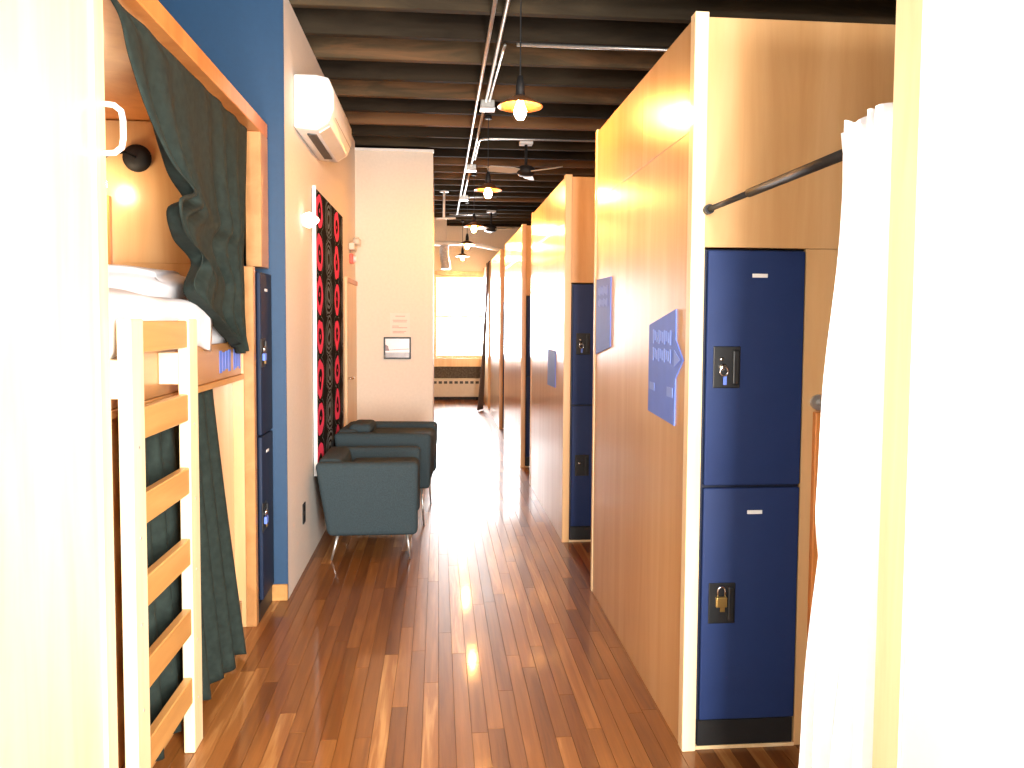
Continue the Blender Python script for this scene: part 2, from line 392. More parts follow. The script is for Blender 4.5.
# ================================================================== PLYWOOD PODS ON THE RIGHT
XP, HP, DP = 0.825, 2.42, 2.05
def pod(Y0, Y1, label, locker=True, seam=None, post=0.034, X=0.825, HP=2.42, face=None, post_m=None):
    L = Y1 - Y0; face = face or ply; post_m = post_m or ply
    t = thing('plywood_pod', (X, Y0, 0), label, 'sleeping pod', 'plywood sleeping pods along the right of the corridor')
    MB().box(X - 0.004, X + 0.042, Y0 - 0.012, Y0 + 0.034, 0, HP + 0.012).build('corner_post', post_m, t, bevel=0.002, seg=1)
    a, b = Y0 + 0.035, Y1 - post - 0.001
    MB().box(X, X + 0.018, a, b, 0, 2.072).build('side_panel', face, t, bevel=0.0015, seg=1)
    sm = a + (seam or 0.55 * L)
    MB().box(X, X + 0.018, a, sm - 0.001, 2.0735, HP).build('side_panel', face, t, bevel=0.0015, seg=1)
    MB().box(X, X + 0.018, sm + 0.001, b, 2.0735, HP).build('side_panel', face, t, bevel=0.0015, seg=1)
    MB().box(X - 0.004, X + 0.042, Y1 - post, Y1, 0, HP + 0.012).build('corner_post', post_m, t, bevel=0.002, seg=1)
    if locker:
        MB().box(X + 0.043, X + DP, Y0, Y0 + 0.018, 1.693, HP).build('front_panel', ply, t, bevel=0.0015, seg=1)
        MB().box(X + 0.392, X + DP, Y0, Y0 + 0.018, 0, 1.692).build('front_panel', ply, t, bevel=0.0015, seg=1)
        MB().box(X + 0.043, X + 0.391, Y0 - 0.004, Y0 + 0.3, 0, 0.012).build('base_strip', pine, t, bevel=0.0015, seg=1)
    else:
        MB().box(X + 0.043, X + DP, Y0, Y0 + 0.018, 0, HP).build('front_panel', ply, t, bevel=0.0015, seg=1)
    MB().box(X + 0.043, X + DP, Y1 - 0.018, Y1, 0, HP).build('back_panel', ply, t, bevel=0.0015, seg=1)
    MB().box(X + 0.019, X + DP, Y0 + 0.019, Y1 - 0.019, HP - 0.02, HP - 0.002).build('top_panel', ply_h, t, bevel=0.0015, seg=1)
    MB().box(X + DP, X + DP + 0.018, Y0, Y1, 0, HP).build('wall_side_panel', ply, t, bevel=0.0015, seg=1)
    return t
PODS = [(2.47, 4.03), (4.92, 6.70), (7.48, 9.40), (10.15, 11.90), (12.50, 13.92)]; XQ = 0.812
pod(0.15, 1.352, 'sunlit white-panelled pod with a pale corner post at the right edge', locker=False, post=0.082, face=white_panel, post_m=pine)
pod(*PODS[0], 'large plywood pod with two blue signs on its corridor side', seam=0.60, HP=2.432, post_m=pine)
pod(*PODS[1], 'plywood pod just beyond the one with two blue signs, a faint sign on it', X=XQ, HP=2.37)
pod(*PODS[2], 'third plywood pod down the corridor, with a dark locker on its end', X=XQ, HP=2.37)
pod(*PODS[3], 'narrow-looking fourth plywood pod near the taupe curtain', X=XQ, HP=2.37)
pod(*PODS[4], 'farthest plywood pod beside the bright end window', X=XQ, HP=2.37)

# lockers
def locker(label, wd=0.342, group='two-door lockers set into the pods', locks=True, x0=0.008, dm=None):
    t = thing('locker', (0, 0, 0), label, 'locker', group)
    MB().box(0, wd, 0.012, 0.30, 0, 1.675).build('body', navy_metal, t, bevel=0.003, seg=1)
    MB().box(0.004, wd - 0.004, 0.002, 0.012, 0.0, 0.088).build('plinth', black_pl, t, bevel=0.002, seg=1)
    for z0, z1, hz in ((0.094, 0.884, 0.427), (0.893, 1.670, 1.218)):
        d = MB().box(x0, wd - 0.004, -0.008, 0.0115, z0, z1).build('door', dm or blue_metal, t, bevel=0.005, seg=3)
        MB().box(0.030, 0.122, -0.013, -0.0075, hz, hz + 0.138).build('handle_plate', black_pl, d, bevel=0.003, seg=2)
        MB().box(0.094, 0.116, -0.022, -0.0125, hz + 0.012, hz + 0.126).build('finger_grip', black_pl, d, bevel=0.004, seg=2)
        MB().box(wd*0.46, wd*0.46 + 0.052, -0.0105, -0.0075, z1 - 0.088, z1 - 0.075).build('name_plate', white_pl, d, bevel=0.001, seg=1)
        if locks and hz > 1:
            MB().lathe([(0.0, -0.020), (0.0065, -0.020), (0.0065, -0.012)], (0.056, 0, hz + 0.096), 'y', 10).build('rivet', chrome, d, smooth=True)
            MB().lathe([(0.0, -0.028), (0.011, -0.028), (0.011, -0.012)], (0.058, 0, hz + 0.070), 'y', 12).build('lock_cylinder', chrome, d, smooth=True)
            ring = [(0.060 + 0.013*math.cos(a), -0.030, hz + 0.056 + 0.015*math.sin(a)) for a in [2*math.pi*q/16 for q in range(17)]]
            MB().tube(ring, 0.0028, 6).build('key_ring', chrome, d, smooth=True)
            MB().box(0.058, 0.070, -0.031, -0.027, hz + 0.012, hz + 0.042).build('key_fob', sign_blue, d, bevel=0.001, seg=1)
        elif not locks or hz < 1:
            MB().lathe([(0.0, -0.022), (0.008, -0.022), (0.008, -0.012)], (0.058, 0, hz + 0.085), 'y', 10).build('hasp', chrome, d, smooth=True)
    return t
def padlock(label, body=brass, sc=1.0):
    t = thing('padlock', (0, 0, 0), label, 'padlock', 'padlocks on the lockers')
    MB().box(-0.019, 0.019, -0.007, 0.007, -0.034, 0.0).build('body', body, t, bevel=0.003, seg=2)
    pts = [(-0.0125, 0, -0.004), (-0.0125, 0, 0.022)] + [(-0.0125*math.cos(a), 0, 0.022 + 0.0125*math.sin(a)) for a in [math.pi*q/8 for q in range(1, 8)]] + [(0.0125, 0, 0.022), (0.0125, 0, -0.004)]
    MB().tube(pts, 0.0034, 8).build('shackle', chrome, t, smooth=True)
    MB().box(-0.004, 0.012, -0.004, 0.0, -0.050, -0.034).build('key', brass, t, bevel=0.001, seg=1)
    return t
lk = locker('navy blue two-door locker nearest the camera, brass padlock on its lower door')
lk.location = (XP + 0.046, PODS[0][0] - 0.004, 0.0125)
pdl = padlock('small brass padlock with steel shackle on the nearest locker lower door')
pdl.location = (lk.location.x + 0.070, lk.location.y - 0.022, 0.0125 + 0.427 + 0.094)
for i, lab in ((1, 'dark two-door locker on the end of the second pod, left of the faded blue sign'),
               (2, 'narrow dark locker strip on the end of the third pod'),
               (3, 'dark locker sliver on the end of the fourth pod')):
    l2 = copy_tree(lk); l2.location = (XQ + 0.046, PODS[i][0] - 0.004, 0.0125); l2['label'] = lab
ll = locker('black-edged navy locker squeezed between the bunk and the blue wall', wd=0.292, locks=False, x0=0.045, dm=shaded_navy)
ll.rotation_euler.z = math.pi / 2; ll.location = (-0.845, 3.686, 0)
for z, nm in ((1.285, 'blue padlock on the upper door of the locker by the blue wall'),
              (0.50, 'blue padlock on the lower door of the locker by the blue wall')):
    p = padlock(nm, sign_blue); p.rotation_euler.z = math.pi / 2; p.location = (-0.845 + 0.022, 3.686 + 0.058, z)

# signs on the pods (thin vinyl sheets on the plywood)
def sign(poly, marks, label, xs=XP, fade=None):
    y0 = min(p[0] for p in poly); z0 = min(p[1] for p in poly)
    t = thing('arrow_sign', (xs - 0.004, y0, z0), label, 'sign', 'blue signs on the pods')
    MB().prism(poly, 'x', xs - 0.004, xs - 0.0004).build('sheet', sign_blue, t)
    for m_ in marks:
        MB().prism(m_, 'x', xs - 0.0052, xs - 0.0039).build('lettering', sign_pale, t)
    return t
def glyph_row(ya, yb, za, zb, n, fill=0.62):
    """uneven upright strokes: lettering too blurred in the photo to read"""
    out = []; s = (yb - ya) / (2 * n)
    for i in range(2 * n):
        y = ya + i * s; d = 0.006 * ((i * 7) % 3)
        out.append([(y, za + d), (y + s*fill, za + d), (y + s*fill, zb - 0.004 * ((i * 5) % 3)), (y, zb - 0.004 * ((i * 5) % 3))])
    return out
arrow = [(2.945, 1.435), (2.61, 1.492), (2.606, 1.385), (2.522, 1.318), (2.606, 1.250), (2.61, 1.085), (2.945, 1.100)]
marks = glyph_row(2.66, 2.90, 1.365, 1.418, 5) + glyph_row(2.66, 2.90, 1.300, 1.350, 5)
marks += [[(2.62, 1.350), (2.552, 1.318), (2.62, 1.290)]]
marks += [[(2.86, 1.185), (2.925, 1.188), (2.925, 1.215), (2.86, 1.215)], [(2.63, 1.18), (2.70, 1.18), (2.70, 1.215), (2.63, 1.215)]]
sign(arrow, marks, 'bright blue sign with a side arrow tip on the nearest pod panel')
s2 = [(3.965, 1.662), (3.63, 1.662), (3.63, 1.325), (3.965, 1.275)]
sign(s2, glyph_row(3.70, 3.92, 1.575, 1.625, 4) + glyph_row(3.70, 3.92, 1.52, 1.562, 4), 'faded blue sign at the far end of the nearest pod panel')
sign([(5.64, 1.24), (5.27, 1.235), (5.26, 0.985), (5.64, 0.975)], [], 'faint blue sign low on the second pod corridor side', xs=XQ)

# black curtain rod, steel rod, white curtain, orange board in the near bay
YR0, YR1 = 1.353, PODS[0][0] - 0.001
t = thing('curtain_rod', (0.87, YR0, 1.81), 'black tension rod slanting from the near pod towards the white curtain', 'curtain rod')
MB().tube([(0.872, YR0 + 0.03, 1.812), (0.872, 2.12, 1.812)], 0.0125, 12).build('outer_tube', black_metal, t, smooth=True)
MB().tube([(0.872, 2.11, 1.812), (0.872, YR1 - 0.012, 1.812)], 0.0090, 12).build('inner_tube', black_metal, t, smooth=True)
MB().tube([(0.872, YR1 - 0.035, 1.812), (0.872, YR1 - 0.014, 1.812)], 0.016, 14).build('end_cap', black_pl, t)
t2 = thing('steel_rod', (1.265, YR0, 1.18), 'short steel rod end showing beside the white curtain', 'rod')
MB().tube([(1.268, YR0 + 0.01, 1.182), (1.268, YR1 - 0.012, 1.182)], 0.011, 12).build('tube', steel, t2, smooth=True)
MB().tube([(1.268, YR1 - 0.012, 1.182), (1.268, YR1, 1.182)], 0.026, 16).build('flange', steel, t2)
t = thing('bunk_end_board', (1.30, 2.40, 0), 'orange wooden board showing behind the white curtain below the steel rod', 'board')
MB().box(1.232, 1.95, 2.405, 2.430, 0.05, 1.155).build('board', orange_wood, t, bevel=0.003, seg=1)
MB().box(1.232, 1.30, 2.40, 2.435, 0.0, 0.06).build('foot', orange_wood, t, bevel=0.003, seg=1)
MB().box(1.88, 1.95, 2.40, 2.435, 0.0, 0.06).build('foot', orange_wood, t, bevel=0.003, seg=1)

wt = [(0, 1.385, 1.545, 0.02), (0.14, 1.385, 1.54, 0.022), (0.30, 1.38, 1.568, 0.03), (0.45, 1.38, 1.60, 0.030), (0.7, 1.38, 1.645, 0.035), (1, 1.378, 1.675, 0.038)]
def white_curtain(u, v):
    ya, yb, am = smooth_lerp(wt, v)
    y = ya + (yb - ya) * u
    x = 0.853 - 0.6 * am + am * math.sin(u * (5.5 - 2.2 * v) * 2 * math.pi + 0.6 * math.sin(3 * v) + 0.9 * math.sin(u * 7)) + 0.004 * math.sin(u * 31 + v * 4)
    z = 1.850 - 1.830 * v + (0.012 * math.sin(u * 23) if v < 0.03 else 0)
    return (min(x, 0.8565) if v < 0.05 else x + 0.03 * v, y, z)
# the header sleeve stands clear of the rod: the cloth passes round it
wc = cloth('white_curtain', white_curtain, 110, 50, 0.002, white_cloth)
tag(wc, 'white cotton curtain hanging to the floor from the black rod at right', 'curtain')

# ================================================================== BUNK ON THE LEFT
bk = thing('bunk_bed', (-1.4, 2.9, 0), 'built-in plywood bunk with an upper bed, behind the ladder at left', 'bunk bed')
XB = -0.845
MB().box(XB - 0.02, XB, 0.20, 1.985, 0, 2.41).build('near_side_panel', pale_ply, bk, bevel=0.002, seg=1)
MB().box(XB - 0.06, XB + 0.008, 1.987, 2.05, 0, 2.41).build('near_post', pine, bk, bevel=0.003, seg=1)
MB().box(XB - 0.08, XB, 2.052, 3.955, 2.342, 2.412).build('header', orange_wood, bk, bevel=0.003, seg=1)
MB().box(-0.918, XB, 3.80, 3.955, 1.70, 2.341).build('far_post', ply_h, bk, bevel=0.002, seg=1)  # darker plywood colour stands in for weaker light on this post
MB().box(-0.895, XB - 0.004, 3.640, 3.682, 0.0, 1.69).build('lower_post', ply_h, bk, bevel=0.002, seg=1)
MB().box(-0.925, -0.905, 2.052, 3.638, 1.195, 1.345).build('bed_fascia', ply_h, bk, bevel=0.002, seg=1)
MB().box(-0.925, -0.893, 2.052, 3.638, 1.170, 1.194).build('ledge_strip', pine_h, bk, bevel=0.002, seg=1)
MB().box(-1.98, -0.926, 2.052, 3.638, 1.20, 1.22).build('bed_base', ply_h, bk)
MB().box(-0.968, -0.896, 3.640, 3.660, 0.0, 1.69).build('filler_panel', ply, bk, bevel=0.002, seg=1)
MB().box(-0.965, -0.945, 2.95, 3.638, 0.13, 1.168).build('lower_panel', ply, bk, bevel=0.002, seg=1)
MB().box(-0.965, -0.915, 2.052, 3.638, 0.0, 0.128).build('plinth', ply_h, bk, bevel=0.002, seg=1)
MB().box(-2.0, -1.98, 0.20, 3.955, 0, 2.41).build('back_panel', ply_h, bk)
MB().box(-1.98, -0.926, 3.66, 3.68, 1.70, 2.34).build('end_panel', ply, bk, bevel=0.002, seg=1)
MB().box(-1.98, -0.93, 3.661, 3.681, 0, 1.70).build('end_panel', ply, bk)
MB().box(-1.98, -0.926, 2.0, 3.955, 2.345, 2.365).build('bunk_ceiling', orange_wood, bk)
MB().box(-1.98, -0.926, 2.0, 2.02, 0, 2.34).build('near_end_panel', ply, bk)
MB().box(-1.98, XB - 0.021, 0.20, 0.22, 0, 2.41).build('rear_end_panel', ply, bk)
MB().box(-1.53, -1.475, 3.63, 3.66, 1.36, 2.0).build('corner_board', orange_wood, bk, bevel=0.003, seg=1)
hd = MB().tube([(XB + 0.008, 2.035, 1.985), (XB + 0.035, 2.035, 1.982), (XB + 0.052, 2.035, 1.968), (XB + 0.056, 2.035, 1.945), (XB + 0.056, 2.035, 1.90),
                (XB + 0.052, 2.035, 1.878), (XB + 0.035, 2.035, 1.864), (XB + 0.008, 2.035, 1.862)], 0.0075, 10).build('grab_handle', white_pl, bk, smooth=True)
# blue lettering on the fascia
for ya, yb in ((3.28, 3.46), (3.50, 3.62)):
    for q in glyph_row(ya, yb, 1.222, 1.315, 2, 0.8):
        MB().prism(q, 'x', -0.9055, -0.9035).build('lettering', sign_blue, bk)

# mattress, duvet, pillow on the upper bunk
def soft_box(name, x0, x1, y0, y1, z0, z1, mat, bev, bulge=0.0):
    m = MB().box(x0, x1, y0, y1, z0, z1)
    bmesh.ops.subdivide_edges(m.bm, edges=m.bm.edges[:], cuts=8, use_grid_fill=True)
    c = Vector(((x0+x1)/2, (y0+y1)/2, (z0+z1)/2)); h = Vector(((x1-x0)/2, (y1-y0)/2, (z1-z0)/2))
    for v in m.bm.verts:
        q = Vector(((v.co.x-c.x)/h.x, (v.co.y-c.y)/h.y, (v.co.z-c.z)/h.z))
        f = 1 - abs(q.z)**2.0 * 0.0
        r = 1 - bev * (max(0, abs(q.x)-0.75)*4)**2 * (max(0, abs(q.z)-0.4)/0.6)**2
        s_ = 1 - bev * (max(0, abs(q.y)-0.75)*4)**2 * (max(0, abs(q.z)-0.4)/0.6)**2
        zz = 1 - bulge * (q.x**4 + q.y**4) / 2
        n1 = 0.012 * math.sin(v.co.y*9.1 + v.co.x*5) * math.cos(v.co.x*11 + v.co.z*7)
        v.co = Vector((c.x + q.x*h.x*r, c.y + q.y*h.y*s_, c.z + q.z*h.z*zz + (n1 if q.z > -0.9 else 0)))
    o = m.build(name, mat, None, smooth=True)
    sb = o.modifiers.new('soft', 'SUBSURF'); sb.levels = 1; sb.render_levels = 1
    return o
tag(soft_box('mattress', -1.97, -0.935, 2.06, 3.62, 1.222, 1.43, white_cloth, 0.06), 'white mattress on the upper bunk above the wooden fascia', 'mattress')
tab = [(0, -1.90, 1.475), (0.5, -1.15, 1.52), (0.78, -0.95, 1.51), (0.86, -0.892, 1.485), (0.93, -0.886, 1.43), (1, -0.892, 1.352)]
def duvet(u, v):
    x, z = smooth_lerp(tab, v)
    y = 2.09 + 0.99 * u
    e = 1 - (2*u - 1)**8 * 0.25
    return (x + 0.006*math.sin(y*17 + v*4), y - (0.05 * max(0, v - 0.8) * (u - 0.5)), z + 0.014*math.sin(y*7 + x*9)*(1 - v*v) - (1-e)*0.12)
tag(cloth('duvet', duvet, 40, 40, 0.03, white_cloth), 'white sheet folded over the edge of the upper bunk behind the ladder top', 'bedding')
tag(soft_box('pillow', -1.75, -1.05, 3.18, 3.60, 1.45, 1.66, white_cloth, 0.3, bulge=0.45), 'white pillow at the far end of the upper bunk', 'pillow')

# reading lamp
rl = thing('reading_lamp', (-1.36, 3.659, 2.16), 'black disc reading lamp with a glowing bare bulb inside the upper bunk', 'lamp')
MB().lathe([(0.0, -0.03), (0.03, -0.03), (0.058, -0.022), (0.062, -0.004), (0.062, 0.0)], (-1.358, 3.659, 2.172), 'y', 28).build('wall_disc', black_metal, rl, smooth=True)
MB().tube([(-1.358, 3.63, 2.172), (-1.375, 3.56, 2.178), (-1.41, 3.52, 2.165), (-1.475, 3.50, 2.125)], 0.006, 8).build('arm', black_metal, rl, smooth=True)
MB().lathe([(0.0, 0.055), (0.02, 0.05), (0.024, 0.0), (0.0, 0.0)], (-1.475, 3.498, 2.073), 'z', 16).build('socket', black_metal, rl, smooth=True)
MB().lathe([(0.0, 0.0), (0.026, 0.006), (0.044, 0.034), (0.042, 0.058), (0.02, 0.088), (0.0, 0.09)], (-1.475, 3.498, 1.985), 'z', 16).build('bulb', reading_m, rl, smooth=True)

# dark curtains
near = [(0, 2.10, 2.336), (0.06, 2.275, 2.30), (0.16, 2.33, 2.20), (0.30, 2.43, 2.07), (0.42, 2.585, 1.955), (0.50, 2.72, 1.885), (0.56, 2.47, 1.815), (0.63, 2.56, 1.74),
        (0.73, 2.845, 1.675), (0.83, 2.745, 1.560), (0.92, 3.02, 1.465), (1.0, 3.30, 1.375)]
def upper_curtain(u, v):
    ya, za = smooth_lerp(near, v)
    zb = 2.336 - (2.336 - 1.335) * v
    k = u ** 0.9
    y = ya + (3.735 - 0.115 * min(1, v / 0.6) - ya) * k
    z = za + (zb - za) * min(1, k * 1.25) - 0.05 * math.sin(math.pi * u) * v
    amp = 0.006 + 0.026 * min(1, v * 2.2)
    fold = math.sin(u * 6.2 * 2 * math.pi + 2.2 * v) * (0.55 + 0.45 * math.sin(u * 9 + 1))
    puff = 0.055 * math.exp(-((v - 0.57) / 0.08)**2) * math.exp(-(u / 0.13)**2)
    x = -0.882 + amp * fold + puff - 0.012 + 0.03 * v * (1 - u) + 0.012 * max(0, v - 0.6) 
    return (x, y, z)
tag(cloth('bunk_curtain', upper_curtain, 90, 90, 0.003, dark_fab), 'dark green-grey curtain swept aside across the upper bunk opening', 'curtain', 'dark bunk curtains')
MB().box(-0.955, -0.925, 2.055, 2.36, 0.129, 1.168).build('jamb_board', ply_h, bk, bevel=0.002, seg=1)
def lower_curtain(u, v):
    top = 2.30 + 0.90 * u; bot = 2.32 + 1.015 * u
    y = top + (bot - top) * v ** 1.3
    flare = 0.02 + 0.075 * v * u
    x = -0.935 + flare + (0.010 + 0.022 * v) * math.sin(u * 7.5 * 2 * math.pi + 0.7 * v)
    z = 1.166 - (1.105 + 0.035 * u - 0.012 * math.sin(u * 30)) * v
    return (max(x, -0.938 if v < 0.9 else -0.91), y, z)
tag(cloth('bunk_curtain', lower_curtain, 110, 40, 0.003, dark_fab), 'dark green-grey curtain hanging to the floor below the bunk behind the ladder', 'curtain', 'dark bunk curtains')

# ladder
ld = thing('bunk_ladder', (-0.83, 2.38, 0), 'pale pine ladder with six rungs leaning on the bunk', 'ladder')
LX0, LX1 = -0.842, -0.806
for ya, yb in ((2.10, 2.19), (2.575, 2.665)):
    MB().box(LX0, LX1, ya, yb, 0, 1.447).build('stile', pine, ld, bevel=0.003, seg=1)
    MB().box(-0.9045, LX0 - 0.0005, ya + 0.004, yb - 0.004, 1.235, 1.338).build('spacer_block', pine, ld, bevel=0.002, seg=1)
for i, z in enumerate((1.442, 1.203, 0.963, 0.727, 0.492, 0.260)):
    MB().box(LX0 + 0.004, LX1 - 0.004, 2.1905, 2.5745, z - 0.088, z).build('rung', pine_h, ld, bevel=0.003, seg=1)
for ya in (2.145, 2.62):
    for z in (1.10, 0.85, 0.61, 0.37, 0.17):
        MB().lathe([(0.0, 0.001), (0.005, 0.001), (0.005, -0.002)], (LX1, ya, z), 'x', 8).build('screw', steel, ld)
ey = thing('eye_bolt', (-0.86, 2.06, 1.185), 'small chrome eye bolt on the bunk post left of the ladder', 'hook')
MB().tube([(-0.875 + 0.014*math.cos(a), 2.066, 1.168 + 0.016*math.sin(a)) for a in [2*math.pi*q/16 for q in range(17)]], 0.004, 8).build('ring', chrome, ey, smooth=True)
MB().tube([(-0.875, 2.051, 1.19), (-0.875, 2.07, 1.188)], 0.006, 8).build('shank', chrome, ey)

# ================================================================== CORRIDOR WALL OBJECTS
ac = thing('air_conditioner', (XW, 4.68, 2.49), 'white wall-mounted air conditioner high on the corridor wall', 'air conditioner')
prof = [(XW + 0.001, 2.50), (XW + 0.12, 2.488), (XW + 0.185, 2.53), (XW + 0.212, 2.60), (XW + 0.212, 2.70), (XW + 0.185, 2.768), (XW + 0.12, 2.782), (XW + 0.001, 2.782)]
MB().prism(prof, 'y', 4.24, 5.10).build('casing', white_pl, ac, bevel=0.012, seg=3, smooth=False)
MB().prism([(XW + 0.128, 2.486), (XW + 0.185, 2.523), (XW + 0.180, 2.528), (XW + 0.125, 2.492)], 'y', 4.30, 5.04).build('louvre', beige, ac)
MB().box(XW + 0.055, XW + 0.105, 4.34, 4.98, 2.484, 2.4945).build('air_slot', grey_pl, ac, bevel=0.002, seg=1)
MB().box(XW + 0.2125, XW + 0.2135, 4.29, 5.05, 2.565, 2.568).build('panel_seam', grey_pl, ac)
ac.location.z -= 0.03
tp = thing('tapestry', (XW + 0.001, 4.80, 0.47), 'tall black tapestry printed with pink and grey ovals on the corridor wall', 'tapestry')
MB().box(XW + 0.001, XW + 0.022, 4.815, 6.14, 0.475, 2.245).build('backing', black_pl, tp)
MB().box(XW + 0.022, XW + 0.026, 4.815, 6.14, 0.475, 2.245).build('cloth', tapestry_m, tp)
MB().box(XW + 0.004, XW + 0.027, 4.808, 4.8145, 0.475, 2.262).build('edge_strip', white_pl, tp, bevel=0.002, seg=1)
sc = thing('wall_sconce', (XW, 4.49, 2.01), 'small white teardrop wall light left of the tapestry', 'wall light')
MB().lathe([(0.0, 0.0), (0.038, 0.0), (0.04, 0.012), (0.0, 0.016)], (XW + 0.0005, 4.49, 2.012), 'x', 20).build('back_plate', white_pl, sc, smooth=True)
MB().lathe([(0.0, 0.014), (0.042, 0.02), (0.046, 0.04), (0.032, 0.066), (0.012, 0.09), (0.0, 0.095)], (XW + 0.0005, 4.49, 2.012), 'x', 20).build('glass', sconce_m, sc, smooth=True)
ot = thing('wall_outlet', (XW, 4.455, 0.335), 'black electrical outlet low on the corridor wall near the armchair', 'outlet')
MB().box(XW + 0.0005, XW + 0.007, 4.42, 4.49, 0.277, 0.393).build('cover_plate', black_pl, ot, bevel=0.002, seg=1)
for z in (0.306, 0.364): MB().box(XW + 0.007, XW + 0.009, 4.438, 4.472, z - 0.017, z + 0.017).build('socket', black_metal, ot, bevel=0.002, seg=1)
al = thing('emergency_light', (XW, 6.87, 2.08), 'tan twin-head emergency light high on the corridor wall', 'emergency light')
MB().box(XW + 0.0005, XW + 0.05, 6.76, 6.98, 2.05, 2.11).build('housing', beige, al, bevel=0.006, seg=2)
for y in (6.80, 6.94): MB().lathe([(0.0, -0.02), (0.022, -0.02), (0.034, 0.03), (0.0, 0.035)], (XW + 0.055, y, 2.125), 'x', 14).build('lamp_head', beige, al, smooth=True)
fa = thing('fire_alarm', (XW, 6.87, 1.97), 'small red and white fire alarm under the emergency light', 'fire alarm')
MB().box(XW + 0.0005, XW + 0.03, 6.80, 6.93, 1.935, 2.02).build('housing', red_pl, fa, bevel=0.006, seg=2)
MB().lathe([(0.0, 0.0), (0.03, 0.0), (0.026, 0.025), (0.0, 0.03)], (XW + 0.03, 6.865, 1.978), 'x', 14).build('strobe', white_pl, fa, smooth=True)
# framed picture and notice on the cream end wall
fr = thing('framed_picture', (-0.38, YC, 1.08), 'small black-framed landscape print on the cream end wall', 'picture')
px0, px1, pz0, pz1 = -0.508, -0.255, 1.078, 1.285
for a in ((px0, px0 + 0.014, pz0, pz1), (px1 - 0.014, px1, pz0, pz1), (px0 + 0.014, px1 - 0.014, pz0, pz0 + 0.014), (px0 + 0.014, px1 - 0.014, pz1 - 0.014, pz1)):
    MB().box(a[0], a[1], YC - 0.022, YC - 0.0005, a[2], a[3]).build('frame_bar', black_pl, fr, bevel=0.002, seg=1)
pr = MB().box(px0 + 0.013, px1 - 0.013, YC - 0.010, YC - 0.004, pz0 + 0.013, pz1 - 0.013).build('print', photo_m, fr)
MB().box(px0 + 0.014, px1 - 0.014, YC - 0.0112, YC - 0.0099, pz0 + 0.014, pz0 + 0.062).build('print_foreground', photo_d, pr)
MB().prism([(px0 + 0.02, 1.158), (px1 - 0.02, 1.170), (px1 - 0.02, 1.176), (px0 + 0.02, 1.164)], 'y', YC - 0.0112, YC - 0.0099).build('print_horizon', photo_r, pr)
MB().prism([(px0 + 0.014, 1.155), (px0 + 0.05, 1.155), (px0 + 0.04, 1.20), (px0 + 0.014, 1.215)], 'y', YC - 0.0114, YC - 0.0099).build('print_tree', photo_r, pr)
nt = thing('paper_notice', (-0.357, YC, 1.295), 'pale paper notice taped above the framed picture', 'notice')
MB().box(-0.450, -0.265, YC - 0.002, YC - 0.0005, 1.295, 1.51).build('sheet', paper_m, nt)
for z, a, b in ((1.478, -0.40, -0.31), (1.44, -0.425, -0.29), (1.425, -0.42, -0.295), (1.385, -0.43, -0.37), (1.37, -0.43, -0.29), (1.335, -0.425, -0.30), (1.322, -0.425, -0.32)):
    MB().box(a, b, YC - 0.0028, YC - 0.0019, z, z + 0.006).build('print_line', ink_m, nt)

# ================================================================== ARMCHAIRS
def armchair(label, W, D, top, bot, rake, back_top, cush):
    """faces +X, local origin on the floor under its middle"""
    t = thing('armchair', (0, 0, 0), label, 'armchair', 'slate blue armchairs against the corridor wall')
    xb, xf = -D/2, D/2
    def arm(y0, y1):
        return MB().prism([(xb + rake, bot), (xf - 0.005, bot), (xf, top), (xb, top)], 'y', y0, y1).build('arm', slate, t, bevel=0.032, seg=4)
    arm(-W/2, -W/2 + 0.10); arm(W/2 - 0.10, W/2)
    MB().prism([(xb + rake, bot + 0.01), (xb + rake + 0.16, bot + 0.01), (xb + 0.15, back_top), (xb + 0.005, back_top)], 'y', -W/2 + 0.102, W/2 - 0.102).build('backrest', slate, t, bevel=0.03, seg=4)
    MB().box(xb + rake + 0.05, xf - 0.02, -W/2 + 0.102, W/2 - 0.102, bot + 0.005, bot + 0.13).build('seat_base', slate, t, bevel=0.015, seg=2)
    MB().box(xb + 0.165, xf - 0.005, -W/2 + 0.104, W/2 - 0.104, bot + 0.132, cush).build('seat_cushion', slate, t, bevel=0.04, seg=4)
    for sx in (0, 1):
        for sy in (-1, 1):
            x0 = (xb + rake + 0.06) if sx == 0 else xf - 0.07; x1 = (xb + rake + 0.02) if sx == 0 else xf - 0.05
            MB().tube([(x0, sy*(W/2 - 0.06), bot + 0.012), (x1, sy*(W/2 - 0.035), 0.0)], 0.010, 8, r2=0.006).build('leg', steel, t, smooth=True)
    return t
c1 = armchair('nearer slate blue armchair with its flat side towards the camera', 0.66, 0.615, 0.592, 0.150, 0.075, 0.600, 0.535)
c1.location = (-0.425, 4.93, 0)
c2 = armchair('farther dark slate armchair turned a little, its rounded corner jutting into the corridor', 0.70, 0.68, 0.655, 0.265, 0.05, 0.665, 0.62)
pil = MB().box(-0.26, -0.10, -0.2, 0.1, 0.622, 0.70).build('back_pillow', slate, c2, bevel=0.035, seg=4)
c2.location = (-0.365, 5.72, 0); c2.rotation_euler.z = math.radians(-4)

